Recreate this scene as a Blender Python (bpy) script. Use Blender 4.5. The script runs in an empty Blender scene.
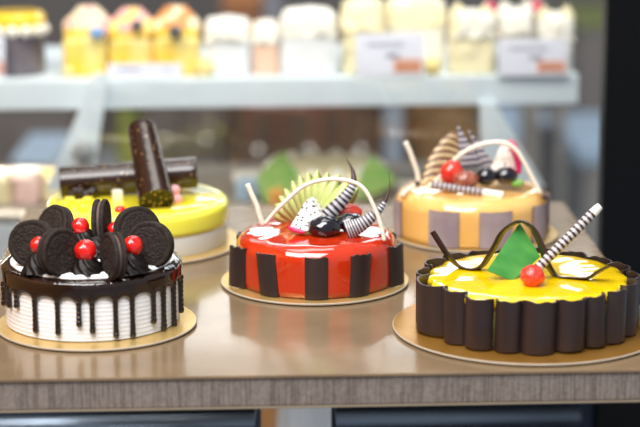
import bpy, bmesh, math, random
from mathutils import Vector, Matrix, noise
random.seed(7)
R = math.radians
PI = math.pi
scene = bpy.context.scene
col = scene.collection

# ------------------------------------------------------------------ camera
FPX, CX, CY = 2000.0, 320.0, 213.5
CAM = Vector((0, -2.081, .543))
PITCH, ROLL = R(12.8), R(.25)
fwd = Vector((0, math.cos(PITCH), -math.sin(PITCH)))
_r0 = Vector((1, 0, 0)); _u0 = _r0.cross(fwd)
rgt = _r0*math.cos(ROLL) - _u0*math.sin(ROLL)
upv = _r0*math.sin(ROLL) + _u0*math.cos(ROLL)
cd = bpy.data.cameras.new('camera'); cam = bpy.data.objects.new('camera', cd); col.objects.link(cam)
m = Matrix((rgt, upv, -fwd)).transposed().to_4x4(); m.translation = CAM
cam.matrix_world = m
cd.sensor_width = 36; cd.lens = FPX/640*36
cd.clip_start = .05; cd.clip_end = 60
cd.dof.use_dof = True; cd.dof.focus_distance = 1.99; cd.dof.aperture_fstop = 3.5
scene.camera = cam

def ray(px, py): return fwd + rgt*((px-CX)/FPX) - upv*((py-CY)/FPX)
def at_z(px, py, z):
    d = ray(px, py); return CAM + d*((z-CAM.z)/d.z)
def at_y(px, py, y):
    d = ray(px, py); return CAM + d*((y-CAM.y)/d.y)

YAW = R(2.3)
def yw(x, y, z=0):
    return Vector((x*math.cos(YAW)-y*math.sin(YAW), x*math.sin(YAW)+y*math.cos(YAW), z))

def facing(c): return math.atan2(CAM.x-c.x, c.y-CAM.y)

# ------------------------------------------------------------------ materials
def mat(name, color, rough=.5, metal=0, coat=0, coat_rough=.03, sss=0, sss_r=(1, .3, .2), sss_s=.01, spec=.5,
        bump=0, bscale=60, color2=None, cscale=20, cdetail=3, clo=.35, chi=.65, stretch=None, transmission=0, ior=1.45, sheen=0):
    M = bpy.data.materials.new(name); M.use_nodes = True
    nt = M.node_tree; b = nt.nodes['Principled BSDF']
    b.inputs['Base Color'].default_value = (*color, 1)
    b.inputs['Roughness'].default_value = rough
    b.inputs['Metallic'].default_value = metal
    b.inputs['Coat Weight'].default_value = coat
    b.inputs['Coat Roughness'].default_value = coat_rough
    b.inputs['Specular IOR Level'].default_value = spec
    b.inputs['Transmission Weight'].default_value = transmission
    b.inputs['IOR'].default_value = ior
    b.inputs['Sheen Weight'].default_value = sheen
    if sss:
        b.inputs['Subsurface Weight'].default_value = sss
        b.inputs['Subsurface Radius'].default_value = sss_r
        b.inputs['Subsurface Scale'].default_value = sss_s
    tc = nt.nodes.new('ShaderNodeTexCoord')
    vec = tc.outputs['Object']
    if stretch:
        mp = nt.nodes.new('ShaderNodeMapping'); mp.inputs['Scale'].default_value = stretch
        nt.links.new(vec, mp.inputs['Vector']); vec = mp.outputs['Vector']
    if bump:
        n = nt.nodes.new('ShaderNodeTexNoise'); n.inputs['Scale'].default_value = bscale; n.inputs['Detail'].default_value = 4
        nt.links.new(vec, n.inputs['Vector'])
        bp = nt.nodes.new('ShaderNodeBump'); bp.inputs['Strength'].default_value = bump; bp.inputs['Distance'].default_value = .002
        nt.links.new(n.outputs['Fac'], bp.inputs['Height']); nt.links.new(bp.outputs['Normal'], b.inputs['Normal'])
    if color2:
        n = nt.nodes.new('ShaderNodeTexNoise'); n.inputs['Scale'].default_value = cscale; n.inputs['Detail'].default_value = cdetail
        nt.links.new(vec, n.inputs['Vector'])
        r = nt.nodes.new('ShaderNodeValToRGB')
        r.color_ramp.elements[0].position = clo; r.color_ramp.elements[1].position = chi
        r.color_ramp.elements[0].color = (*color, 1); r.color_ramp.elements[1].color = (*color2, 1)
        nt.links.new(n.outputs['Fac'], r.inputs['Fac']); nt.links.new(r.outputs['Color'], b.inputs['Base Color'])
    return M

def dots_mat(name, base, dot, scale, thr, rough=.3, coat=0):
    M = mat(name, base, rough, coat=coat); nt = M.node_tree; b = nt.nodes['Principled BSDF']
    tc = nt.nodes.new('ShaderNodeTexCoord')
    v = nt.nodes.new('ShaderNodeTexVoronoi'); v.inputs['Scale'].default_value = scale; v.inputs['Randomness'].default_value = .75
    nt.links.new(tc.outputs['Object'], v.inputs['Vector'])
    r = nt.nodes.new('ShaderNodeValToRGB')
    r.color_ramp.elements[0].position = thr; r.color_ramp.elements[1].position = thr+.06
    r.color_ramp.elements[0].color = (*dot, 1); r.color_ramp.elements[1].color = (*base, 1)
    nt.links.new(v.outputs['Distance'], r.inputs['Fac']); nt.links.new(r.outputs['Color'], b.inputs['Base Color'])
    return M

def glass_mat(name):
    M = bpy.data.materials.new(name); M.use_nodes = True; nt = M.node_tree
    for n in list(nt.nodes): nt.nodes.remove(n)
    out = nt.nodes.new('ShaderNodeOutputMaterial'); mix = nt.nodes.new('ShaderNodeMixShader')
    t = nt.nodes.new('ShaderNodeBsdfTransparent'); t.inputs['Color'].default_value = (.97, .985, .98, 1)
    g = nt.nodes.new('ShaderNodeBsdfGlossy'); g.inputs['Roughness'].default_value = 0.0; g.inputs['Color'].default_value = (1, 1, 1, 1)
    f = nt.nodes.new('ShaderNodeFresnel'); f.inputs['IOR'].default_value = 1.52
    nt.links.new(f.outputs['Fac'], mix.inputs['Fac']); nt.links.new(t.outputs['BSDF'], mix.inputs[1]); nt.links.new(g.outputs['BSDF'], mix.inputs[2])
    nt.links.new(mix.outputs['Shader'], out.inputs['Surface'])
    return M

CHOC = mat('dark_chocolate', (.022, .010, .008), .33, coat=.25, coat_rough=.25, bump=.15, bscale=80)
CHOCG = mat('ganache', (.014, .006, .004), .10, coat=.6, coat_rough=.06)
CHOCPANEL = mat('chocolate_panel', (.022, .012, .012), .42, coat=.22, coat_rough=.3, color2=(.036, .021, .020), cscale=40, stretch=(1, 1, .12), bump=.12, bscale=60)
COOKIE = mat('cookie', (.016, .010, .008), .75, spec=.3, bump=.5, bscale=420, color2=(.032, .022, .018), cscale=260)
COOKCREAM = mat('cookie_cream', (.10, .065, .055), .6)  # white filling, with the shade between the wafers put into its colour
PIPED = mat('piped_chocolate', (.007, .004, .0035), .45, spec=.3, bump=.08, bscale=90)
WCREAM = mat('white_cream', (.94, .95, .97), .5, sss=.25, sss_r=(.6, .6, .6), sss_s=.006, bump=.15, bscale=140)
CHERRY = mat('cherry', (.70, .010, .008), .16, coat=.7, coat_rough=.08, sss=.3, sss_r=(1, .1, .05), sss_s=.006, bump=.25, bscale=220)
CHERRYS = mat('sugared_cherry', (.80, .03, .025), .3, coat=.4, coat_rough=.2, sss=.3, sss_r=(1, .1, .05), sss_s=.006, bump=.7, bscale=420, color2=(.95, .25, .2), cscale=500, clo=.55, chi=.75)
REDGLAZE = mat('red_glaze', (.55, .032, .006), .07, coat=1, coat_rough=.02, sss=.15, sss_r=(1, .15, .02), sss_s=.012)
YELGLAZE = mat('yellow_glaze', (.93, .62, .004), .07, coat=.9, coat_rough=.02, sss=.25, sss_r=(1, .8, .1), sss_s=.012)
YELCREAM = mat('yellow_cream', (.90, .80, .16), .4, sss=.2, sss_r=(1, .8, .2), sss_s=.01)
LEMON = mat('lemon_jelly', (.95, .84, .05), .08, coat=.9, coat_rough=.02, sss=.3, sss_r=(1, .9, .1), sss_s=.012, color2=(.95, .76, .03), cscale=22)
LEMONSIDE = mat('lemon_glaze', (.95, .90, .10), .16, coat=.6, coat_rough=.05, sss=.3, sss_r=(1, .9, .1), sss_s=.012)
CARAMEL = mat('caramel_glaze', (.84, .45, .115), .07, coat=1, coat_rough=.02, sss=.3, sss_r=(1, .5, .1), sss_s=.014, color2=(.90, .56, .19), cscale=14)
SATIN = mat('satin_ribbon', (.80, .82, .78), .35, coat=.3, coat_rough=.2)
GOLD = mat('gold_board', (.62, .41, .13), .34, metal=.6, color2=(.70, .48, .18), cscale=30, bump=.08, bscale=200)
GOLDDEEP = mat('copper_gold_board', (.44, .21, .035), .3, metal=.65, color2=(.52, .27, .06), cscale=20, bump=.08, bscale=200)
BOARDEDGE = mat('board_edge', (.42, .36, .28), .6)
WCHOC = mat('white_chocolate', (.86, .80, .68), .35, coat=.2, sss=.2, sss_r=(1, .8, .6), sss_s=.006)
STRIPEW = mat('stripe_white', (.52, .51, .54), .4)
STRIPED = mat('stripe_dark', (.028, .022, .035), .35)
STRIPEB = mat('stripe_brown', (.05, .022, .018), .35)
STRIPEG = mat('stripe_grey', (.46, .43, .46), .4)
STRIPEM = mat('stripe_slate', (.07, .06, .085), .4)
TIPW = mat('tip_white', (.85, .84, .78), .4)
GREENCHOC = mat('green_chocolate', (.035, .22, .045), .3, coat=.4, coat_rough=.15, color2=(.09, .34, .07), cscale=26, stretch=(1, 3, 1))
GREENPALE = mat('green_pale', (.42, .56, .18), .4, color2=(.10, .38, .05), cscale=14)
GREENFRUIT = mat('green_fruit', (.46, .56, .17), .3, coat=.5, coat_rough=.1, sss=.3, sss_r=(.8, 1, .3), sss_s=.005, color2=(.62, .70, .30), cscale=50)
GREENEDGE = mat('green_fruit_edge', (.44, .52, .15), .3, coat=.4)
DRAGON = dots_mat('dragon_fruit', (.86, .84, .84), (.015, .015, .02), 230, .30, .35)
DRAGONB = dots_mat('dragon_fruit_glazed', (.78, .68, .58), (.10, .06, .06), 260, .24, .3)
PINK = mat('pink_rind', (.72, .02, .13), .35, coat=.3)
GRAPE = mat('black_grape', (.006, .005, .012), .08, coat=1, coat_rough=.03)
STRAW = mat('strawberry', (.62, .015, .010), .18, coat=.7, coat_rough=.06, bump=.4, bscale=260, color2=(.75, .06, .03), cscale=120)
FIG = dots_mat('fig_flesh', (.26, .05, .035), (.55, .30, .16), 420, .3, .3, .5)
APPLE = mat('apple_flesh', (.78, .62, .34), .35, coat=.4, coat_rough=.1)
APPLESKIN = mat('apple_skin', (.16, .06, .03), .35, coat=.4)
MAUVE = mat('mauve_wafer', (.29, .22, .24), .3, coat=.35, coat_rough=.2, color2=(.40, .32, .33), cscale=24, bump=.12, bscale=50)
MAUVEEDGE = mat('wafer_edge', (.10, .04, .045), .5)
ROLL = dots_mat('printed_roll', (.024, .009, .005), (.48, .28, .10), 150, .10, .25, .4)
ROLLEND = dots_mat('roll_end', (.016, .007, .005), (.50, .36, .12), 150, .20, .4)
PEARLP = mat('pink_pearl', (.90, .42, .45), .3, coat=.3)
CRUMB = mat('yellow_crumb', (.95, .80, .06), .35, coat=.4)
STEEL = mat('brushed_steel', (.66, .64, .61), .14, metal=1, stretch=(1, 1, .05), bump=.05, bscale=200)
SHELFW = mat('white_shelf', (.74, .83, .90), .4)
BRACKET = mat('pale_blue_metal', (.82, .92, 1.0), .35)
BLACK = mat('black_frame', (.0025, .003, .004), .5, spec=.15)
NAVY = mat('navy_panel', (.008, .018, .040), .45, spec=.3)
RAILM = mat('rail_steel', (.20, .25, .31), .3, metal=.8)
CARD = mat('paper_card', (.70, .71, .82), .6)
INK = mat('card_ink', (.16, .16, .24), .6)
STAMP = mat('card_stamp', (.72, .28, .14), .6)
STAMPD = mat('card_stamp_dark', (.36, .12, .08), .6)
GLASS = glass_mat('clear_glass')

# ------------------------------------------------------------------ mesh helpers
def smooth(bm, flag=True):
    for f in bm.faces: f.smooth = flag

def obj(name, bm, mats, parent=None, loc=None, auto=None):
    me = bpy.data.meshes.new(name)
    bmesh.ops.recalc_face_normals(bm, faces=bm.faces)
    bm.to_mesh(me); bm.free()
    if not isinstance(mats, (list, tuple)): mats = [mats]
    for x in mats: me.materials.append(x)
    o = bpy.data.objects.new(name, me); col.objects.link(o)
    if parent: o.parent = parent
    if loc is not None: o.location = loc
    if auto is not None:
        for f in me.polygons: f.use_smooth = True
        me.set_sharp_from_angle(angle=R(auto))
    return o

def empty(name, loc=(0, 0, 0), rotz=0):
    o = bpy.data.objects.new(name, None); col.objects.link(o)
    o.empty_display_size = .05; o.location = loc; o.rotation_euler = (0, 0, rotz)
    return o

def tag(o, label=None, cat=None, group=None, kind=None):
    if label: o['label'] = label
    if cat: o['category'] = cat
    if group: o['group'] = group
    if kind: o['kind'] = kind
    return o

def thing(name, label, cat, loc, group=None, rotz=0):
    return tag(empty(name, loc, rotz), label, cat, group)

def recentre(o):
    me = o.data; n = len(me.vertices)
    c = Vector((0, 0, 0))
    for v in me.vertices: c += v.co
    c /= n
    c.z = min(v.co.z for v in me.vertices)
    for v in me.vertices: v.co -= c
    o.location = Vector(o.location) + c
    return o

def lathe(bm, prof, n=96, mi=0, off=(0, 0, 0), rf=None, close=False):
    """revolve [(r,z)...] about z; r=0 ends close with a pole"""
    rings = []
    ox, oy, oz = off
    for (r, z) in prof:
        if r < 1e-6: rings.append([bm.verts.new((ox, oy, oz+z))])
        else:
            ring = []
            for i in range(n):
                a = 2*PI*i/n; rr, zz = (r, z) if rf is None else rf(r, z, a)
                ring.append(bm.verts.new((ox+rr*math.cos(a), oy+rr*math.sin(a), oz+zz)))
            rings.append(ring)
    pairs = list(zip(rings, rings[1:]))
    if close: pairs.append((rings[-1], rings[0]))
    for A, B in pairs:
        for i in range(n):
            j = (i+1) % n
            if len(A) == 1 and len(B) == 1: continue
            if len(A) == 1: f = bm.faces.new((A[0], B[i], B[j]))
            elif len(B) == 1: f = bm.faces.new((A[i], A[j], B[0]))
            else: f = bm.faces.new((A[i], A[j], B[j], B[i]))
            f.material_index = mi; f.smooth = True
    return bm

def spline(pts, n):
    """Catmull-Rom through pts, n samples"""
    P = [Vector(p) for p in pts]
    P = [P[0]*2-P[1]] + P + [P[-1]*2-P[-2]]
    out = []; segs = len(P)-3
    for k in range(n):
        t = k/(n-1)*segs; i = min(int(t), segs-1); u = t-i
        a, b, c, d = P[i:i+4]
        out.append(.5*((2*b)+(c-a)*u+(2*a-5*b+4*c-d)*u*u+(3*b-3*c+d-a)*u**3))
    return out

def tube(bm, pts, rad, n=12, mi=0, cap=True, mfun=None):
    P = [Vector(p) for p in pts]; N = len(P)
    rf = rad if callable(rad) else (lambda t: rad)
    T = [(P[min(i+1, N-1)]-P[max(i-1, 0)]).normalized() for i in range(N)]
    ref = Vector((0, 0, 1)) if abs(T[0].z) < .9 else Vector((1, 0, 0))
    u = (ref - T[0]*ref.dot(T[0])).normalized(); rings = []
    for i in range(N):
        u = (u - T[i]*u.dot(T[i])).normalized(); w = T[i].cross(u); r = rf(i/(N-1))
        rings.append([bm.verts.new(P[i]+(u*math.cos(2*PI*k/n)+w*math.sin(2*PI*k/n))*r) for k in range(n)])
    for i in range(N-1):
        for k in range(n):
            f = bm.faces.new((rings[i][k], rings[i][(k+1) % n], rings[i+1][(k+1) % n], rings[i+1][k]))
            f.smooth = True; f.material_index = mfun(i) if mfun else mi
    if cap:
        for rg, i in ((rings[0][::-1], 0), (rings[-1], N-2)):
            f = bm.faces.new(rg); f.material_index = mfun(i) if mfun else mi
    return bm

def strip(bm, pts, width, thick, side, mfun=None, back=None):
    """solid ribbon along pts; side(t, tangent) gives the width direction"""
    P = [Vector(p) for p in pts]; N = len(P); rows = []
    for i in range(N):
        t = i/(N-1); T = (P[min(i+1, N-1)]-P[max(i-1, 0)]).normalized()
        s = Vector(side(t, T)); s = (s - T*s.dot(T)).normalized(); nrm = T.cross(s)
        w = width(t) if callable(width) else width
        rows.append([bm.verts.new(P[i]+s*(a*w/2)+nrm*(b*thick/2)) for a, b in ((-1, 1), (1, 1), (1, -1), (-1, -1))])
    for i in range(N-1):
        for k in range(4):
            f = bm.faces.new((rows[i][k], rows[i][(k+1) % 4], rows[i+1][(k+1) % 4], rows[i+1][k])); f.smooth = k in (0, 2)
            f.material_index = (mfun(i) if mfun else 0) if (k == 0 or back is None) else back
    for rr in (rows[0][::-1], rows[-1]):
        f = bm.faces.new(rr); f.material_index = back if back is not None else 0
    for e in bm.edges:
        if len(e.link_faces) == 2 and e.link_faces[0].normal.length and e.calc_face_angle(0) > .8: e.smooth = False
    return bm

def ellipsoid(bm, c, r, n=28, mi=0, rough=0, sc=40, rot=None):
    ret = bmesh.ops.create_uvsphere(bm, u_segments=n, v_segments=n//2+2, radius=1)
    vs = set(ret['verts'])
    for v in vs:
        p = Vector((v.co.x*r[0], v.co.y*r[1], v.co.z*r[2]))
        if rough: p *= 1+rough*noise.noise(v.co*sc/20+Vector(c)*37)
        if rot: p = rot @ p
        v.co = p+Vector(c)
    for f in bm.faces:
        if f.verts[0] in vs: f.material_index = mi; f.smooth = True
    return bm

def box(bm, lo, hi, mi=0, bev=0, seg=2, M=None):
    lo = Vector(lo); hi = Vector(hi)
    r = bmesh.ops.create_cube(bm, size=1); vs = r['verts']
    for v in vs: v.co = Vector([(lo[i]+hi[i])/2 + v.co[i]*(hi[i]-lo[i]) for i in range(3)])
    fs = set(f for v in vs for f in v.link_faces)
    for f in fs: f.material_index = mi
    if bev:
        es = list(set(e for v in vs for e in v.link_edges))
        g = bmesh.ops.bevel(bm, geom=es, offset=bev, segments=seg, profile=.5, affect='EDGES')
        for f in g['faces']: f.material_index = mi
        vs = list(set(v for f in g['faces'] for v in f.verts) | set(v for v in vs if v.is_valid))
    if M:
        for v in vs: v.co = M @ v.co
    return vs

def plate(bm, poly, nrm, thick, mi=0, edge=None):
    """thick plate from a planar polygon"""
    n = Vector(nrm).normalized()*thick
    A = [bm.verts.new(Vector(p)) for p in poly]; B = [bm.verts.new(Vector(p)-n) for p in poly]
    f = bm.faces.new(A); f.material_index = mi
    f = bm.faces.new(B[::-1]); f.material_index = mi
    k = len(poly)
    for i in range(k):
        f = bm.faces.new((A[i], B[i], B[(i+1) % k], A[(i+1) % k])); f.material_index = mi if edge is None else edge
    return bm

# ------------------------------------------------------------------ setting: shop behind
FLOORZ = -.86
fl = bmesh.new(); box(fl, (-6, -5, FLOORZ-.1), (6, 8, FLOORZ))
tag(obj('floor', fl, mat('tile_floor', (.38, .43, .50), .35, color2=(.46, .51, .58), cscale=3)), kind='structure')
wb = bmesh.new(); box(wb, (-6, 5.2, FLOORZ), (6, 5.3, 2.6))
tag(obj('wall_back', wb, mat('back_wall', (.12, .10, .095), .7, color2=(.16, .14, .13), cscale=1.5)), kind='structure')
wl = bmesh.new(); box(wl, (-1.8, -5, FLOORZ), (-1.7, 8, 2.6))
tag(obj('wall_left', wl, mat('wood_wall', (.52, .25, .08), .5, color2=(.42, .19, .06), cscale=2, stretch=(1, 8, 1))), kind='structure')

# ------------------------------------------------------------------ table
TW, TD, TT = .672, .705, .030
table = thing('table', 'square brown laminate table with ribbed grey edge holding the five whole cakes', 'table', (-.016, .004, 0), rotz=YAW)
def table_mat():
    M = mat('table_laminate', (.24, .165, .095), .2, spec=.4, color2=(.17, .115, .065), cscale=9, cdetail=6, coat=.22, coat_rough=.06)
    return M
bm = bmesh.new(); box(bm, (-TW/2, -TD/2, -.003), (TW/2, TD/2, 0), bev=.0006)
obj('table_top', bm, table_mat(), table)
EDGEM = mat('ribbed_edge', (.17, .14, .122), .55, color2=(.25, .21, .185), cscale=330, cdetail=2, clo=.3, chi=.7, stretch=(1, 1, .8))
def ribs(M):
    nt = M.node_tree; b = nt.nodes['Principled BSDF']; src = b.inputs['Base Color'].links[0].from_socket
    tc = nt.nodes.new('ShaderNodeTexCoord'); mp = nt.nodes.new('ShaderNodeMapping'); mp.inputs['Scale'].default_value = (1, 1, .03)
    n = nt.nodes.new('ShaderNodeTexNoise'); n.inputs['Scale'].default_value = 520; n.inputs['Detail'].default_value = 3
    rp = nt.nodes.new('ShaderNodeValToRGB'); rp.color_ramp.elements[0].position = .40; rp.color_ramp.elements[1].position = .52
    rp.color_ramp.elements[0].color = (.62, .60, .58, 1); rp.color_ramp.elements[1].color = (1, 1, 1, 1)
    mx = nt.nodes.new('ShaderNodeMix'); mx.data_type = 'RGBA'; mx.blend_type = 'MULTIPLY'; mx.inputs[0].default_value = 1
    nt.links.new(tc.outputs['Object'], mp.inputs['Vector']); nt.links.new(mp.outputs['Vector'], n.inputs['Vector'])
    nt.links.new(n.outputs['Fac'], rp.inputs['Fac']); nt.links.new(src, mx.inputs[6]); nt.links.new(rp.outputs['Color'], mx.inputs[7])
    nt.links.new(mx.outputs[2], b.inputs['Base Color'])
ribs(EDGEM)
bm = bmesh.new(); box(bm, (-TW/2+.002, -TD/2+.002, -TT), (TW/2-.002, TD/2-.002, -.003), bev=.001)
obj('edge_band', bm, EDGEM, table)
bm = bmesh.new(); box(bm, (-TW/2, -TD/2, -TT-.002), (TW/2, TD/2, -TT), bev=.0008)
obj('edge_trim', bm, mat('trim_strip', (.26, .21, .15), .4, metal=.4), table)
bm = bmesh.new(); lathe(bm, [(0, -.032), (.0445, -.032), (.0445, FLOORZ+.02), (0, FLOORZ+.02)], 64)
tag(obj('pedestal', bm, STEEL, table, (-.012, -.004, 0), auto=40), 'polished steel pedestal')
bm = bmesh.new(); lathe(bm, [(0, FLOORZ+.025), (.05, FLOORZ+.025), (.22, FLOORZ+.008), (.225, FLOORZ), (0, FLOORZ)], 64)
obj('foot_plate', bm, STEEL, table, (-.012, -.004, 0), auto=40)

# ------------------------------------------------------------------ display case behind the table
case = thing('display_case', 'glass fronted pastry display case with white shelves behind the table', 'display case', (0, 0, 0), rotz=YAW)
CL, CR = -.95, .385
SHZ = .083; SHY0, SHY1 = .852, 1.22
bm = bmesh.new(); box(bm, (CL, SHY0, SHZ-.044), (CR+.036, SHY1, SHZ), bev=.002)
tag(obj('shelf', bm, SHELFW, case), 'white upper shelf')
DZ = -.118
bm = bmesh.new(); box(bm, (CL, SHY0-.01, DZ-.012), (.34, 1.22, DZ), bev=.003)
tag(obj('lower_shelf', bm, mat('brown_deck', (.27, .23, .19), .45), case), 'brown topped lower shelf')
bm = bmesh.new(); box(bm, (CL, SHY0-.010, DZ-.16), (.34, SHY0+.01, DZ-.013), bev=.002)
obj('apron', bm, mat('apron_panel', (.76, .82, .88), .4), case)
bm = bmesh.new(); box(bm, (CL, .395, -.215), (CR-.008, .401, .75))
tag(obj('glass_pane', bm, GLASS, case), 'clear front glass')
bm = bmesh.new(); box(bm, (CR-.009, .392, FLOORZ), (CR+.30, .43, .8), bev=.003)
tag(obj('frame_post', bm, BLACK, case), 'wide black frame post')
bm = bmesh.new(); box(bm, (CL, .41, FLOORZ), (CR-.008, .45, -.215), bev=.003)
tag(obj('base_panel', bm, NAVY, case), 'dark navy base panel')
bm = bmesh.new(); tube(bm, [(CL, .400, -.296), (CR-.03, .400, -.296)], .011, 20)
obj('rail', bm, RAILM, case)
def bracket(top0, top1, bot1, bot0, y, knob=None):
    # tapered sheet-metal shelf support standing on the lower shelf
    P = [at_y(*p, y) for p in (top0, top1, bot1, bot0)]
    bm = bmesh.new(); plate(bm, P, (0, -1, 0), .012)
    o = obj('shelf_bracket', bm, BRACKET, case)
    o.matrix_parent_inverse = Matrix.Rotation(YAW, 4, 'Z').inverted()
    if knob:
        k = bmesh.new(); c = at_y(*knob, y-.012)
        lathe(k, [(0, -.010), (.012, -.010), (.0165, -.005), (.0165, .012), (0, .012)], 32)
        for v in k.verts: v.co = Vector((c.x+v.co.x, c.y+v.co.z, c.z+v.co.y))
        ko = obj('bracket_knob', k, mat('knob_grey', (.42, .46, .50), .45), o)
bracket((94, 74), (108, 74), (92, 190), (46, 190), .815, (83, 150))
bracket((480, 103), (495, 103), (545, 187), (482, 187), .852)

# ------------------------------------------------------------------ cakes: common
def board(name, label, c, r, m, h=.0035, group='round gold cake boards'):
    bm = bmesh.new(); lathe(bm, [(0, .001), (r-.001, .001), (r, .0018), (r, h-.0006), (r-.0008, h), (0, h)], 128)
    for f in bm.faces:
        if f.calc_center_median().z < h-.0002 : f.material_index = 1
    o = obj('cake_board', bm, [m, BOARDEDGE], None, c, auto=35)
    return tag(o, label, 'cake board', group)
BH = .0035

def body_profile(r, h, shoulder, z0=0, steps=8, crown=0):
    p = [(0, z0), (r-.002, z0), (r, z0+.002)]
    for k in range(1, 7): p.append((r, z0+.002+(h-shoulder-.002)*k/6))
    for k in range(1, steps+1):
        a = PI/2*k/steps; p.append((r-shoulder+shoulder*math.cos(a), z0+h-shoulder+shoulder*math.sin(a)))
    for k in range(1, 6):
        rr = (r-shoulder)*(1-k/5); p.append((rr, z0+h+crown*(1-(rr/(r-shoulder))**2)))
    return p

def rosette(bm, c, r, h, lobes=9, twist=2.2):
    prof = []
    for k in range(11):
        t = k/10; prof.append((r*(1-t)**.62 if k < 10 else 0, h*t))
    def rf(rr, z, a):
        t = z/h; return rr*(1+.10*math.cos(lobes*a+twist*t*6)+.03*math.cos(2*PI*t*3)), z
    lathe(bm, prof, 96, off=c, rf=rf)

# ------------------------------------------------------------------ 1 cookie cake, front left
LC = at_z(93.5, 321.5, 0); LC.z = BH
LR, LH = .0875, .0600
board('cake_board', 'gold cake board under the cookie-topped drip cake', at_z(97, 324.5, 0), .0985, GOLD)
cake = thing('drip_cake', 'white cream cake with dark chocolate drips and cookies on top', 'cake', LC, 'whole cakes on the table')
bm = bmesh.new()
prof = [(0, 0), (LR-.003, 0)]
N = 66
for k in range(N+1):
    z = .001+(LH-.010)*k/N; prof.append((LR-.002+.00013*math.sin(z/.0042*2*PI), z))
prof += [(LR-.006, LH-.005), (LR-.012, LH-.002), (0, LH-.002)]
def wob(r, z, a): return r*(1+.004*noise.noise(Vector((math.cos(a)*2, math.sin(a)*2, z*30)))), z
lathe(bm, prof, 144, rf=wob); obj('body', bm, WCREAM, cake)
# white cream top disc
bm = bmesh.new()
def wob2(r, z, a): return r*(1+.025*noise.noise(Vector((math.cos(a)*4, math.sin(a)*4, 3)))), z+.0006*noise.noise(Vector((math.cos(a)*r*200, math.sin(a)*r*200, 1)))
lathe(bm, [(.0790, LH-.003), (.0795, LH+.0010), (.0775, LH+.0036), (.06, LH+.0042), (.04, LH+.0042), (.02, LH+.0042), (0, LH+.0042)], 128, rf=wob2)
obj('cream_top', bm, WCREAM, cake)
# ganache ring with drips
drips = [(8, 306), (13.5, 308), (21, 308), (38.6, 333), (60, 335), (80, 327), (92.5, 334), (114.5, 338), (130.5, 338), (151, 324), (161, 331), (171.5, 327), (179.5, 313)]
dl = []
for (x, yb) in drips:
    sx = max(-.985, min(.985, (x-93.5)/87.5)); a = math.asin(sx)          # 0 = facing the camera
    front = LC.y - LR*math.cos(a+facing(LC))
    w = at_y(x, yb, front); dl.append((a-PI/2+facing(LC), max(.010, (LH+BH)-w.z)))
for k in range(13):
    a = .42+k*(PI-.7)/12; dl.append((a, random.uniform(.02, .055)))
def low_edge(a):
    d = .0165
    for (da, L) in dl:
        q = abs((a-da+PI) % (2*PI)-PI)*LR
        d += .0075*math.exp(-(q/.0042)**1.5)*min(1, L/.03)
    return d
bm = bmesh.new(); NA, NR = 540, 15
rows = []
for j in range(NR+1):
    ring = []
    for i in range(NA):
        a = 2*PI*i/NA; L = low_edge(a)+.010
        s = L*j/NR                                  # arc length from inner top edge
        if s < .010: r, z, nr, nz = LR-.0115+s, LH+.0008, 0, 1
        else: r, z, nr, nz = LR, LH-(s-.010), 1, 0
        # round the corner
        q = max(0, 1-abs(s-.010)/.006)
        r -= .0016*q*q; z -= .0012*q*q
        th = .0017*(1-max(0, (j-NR+3)/3)**2) if j > NR-3 else .0017
        r += nr*th + (.0 if j else -.002)
        ring.append(bm.verts.new((r*math.cos(a), r*math.sin(a), z)))
    rows.append(ring)
inner = [bm.verts.new(((LR-.0014)*math.cos(2*PI*i/NA), (LR-.0014)*math.sin(2*PI*i/NA), rows[-1][i].co.z+.0005)) for i in range(NA)]
rows.append(inner)
for A, B in zip(rows, rows[1:]):
    for i in range(NA):
        j = (i+1) % NA; f = bm.faces.new((A[i], A[j], B[j], B[i])); f.smooth = True
gan = obj('ganache', bm, CHOCG, cake)
for (a, L) in dl:
    bm = bmesh.new(); pts = []; z0 = LH-.016; z1 = LH-L+.0028
    K = 26
    for k in range(K+1):
        z = z0+(z1-z0)*k/K; rr = LR+.0002+.0004*math.sin(z/.0046*2*PI)
        pts.append((rr*math.cos(a), rr*math.sin(a), z))
    tube(bm, pts, lambda t: .0030-.0005*math.sin(t*PI), 12, cap=False)
    ellipsoid(bm, pts[-1], (.0030, .0030, .0032), 14)
    obj('drip', bm, CHOCG, gan)

def local(px, py, base, z):
    p = at_z(px, py, base.z+z); return Vector((p.x-base.x, p.y-base.y, z))
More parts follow.
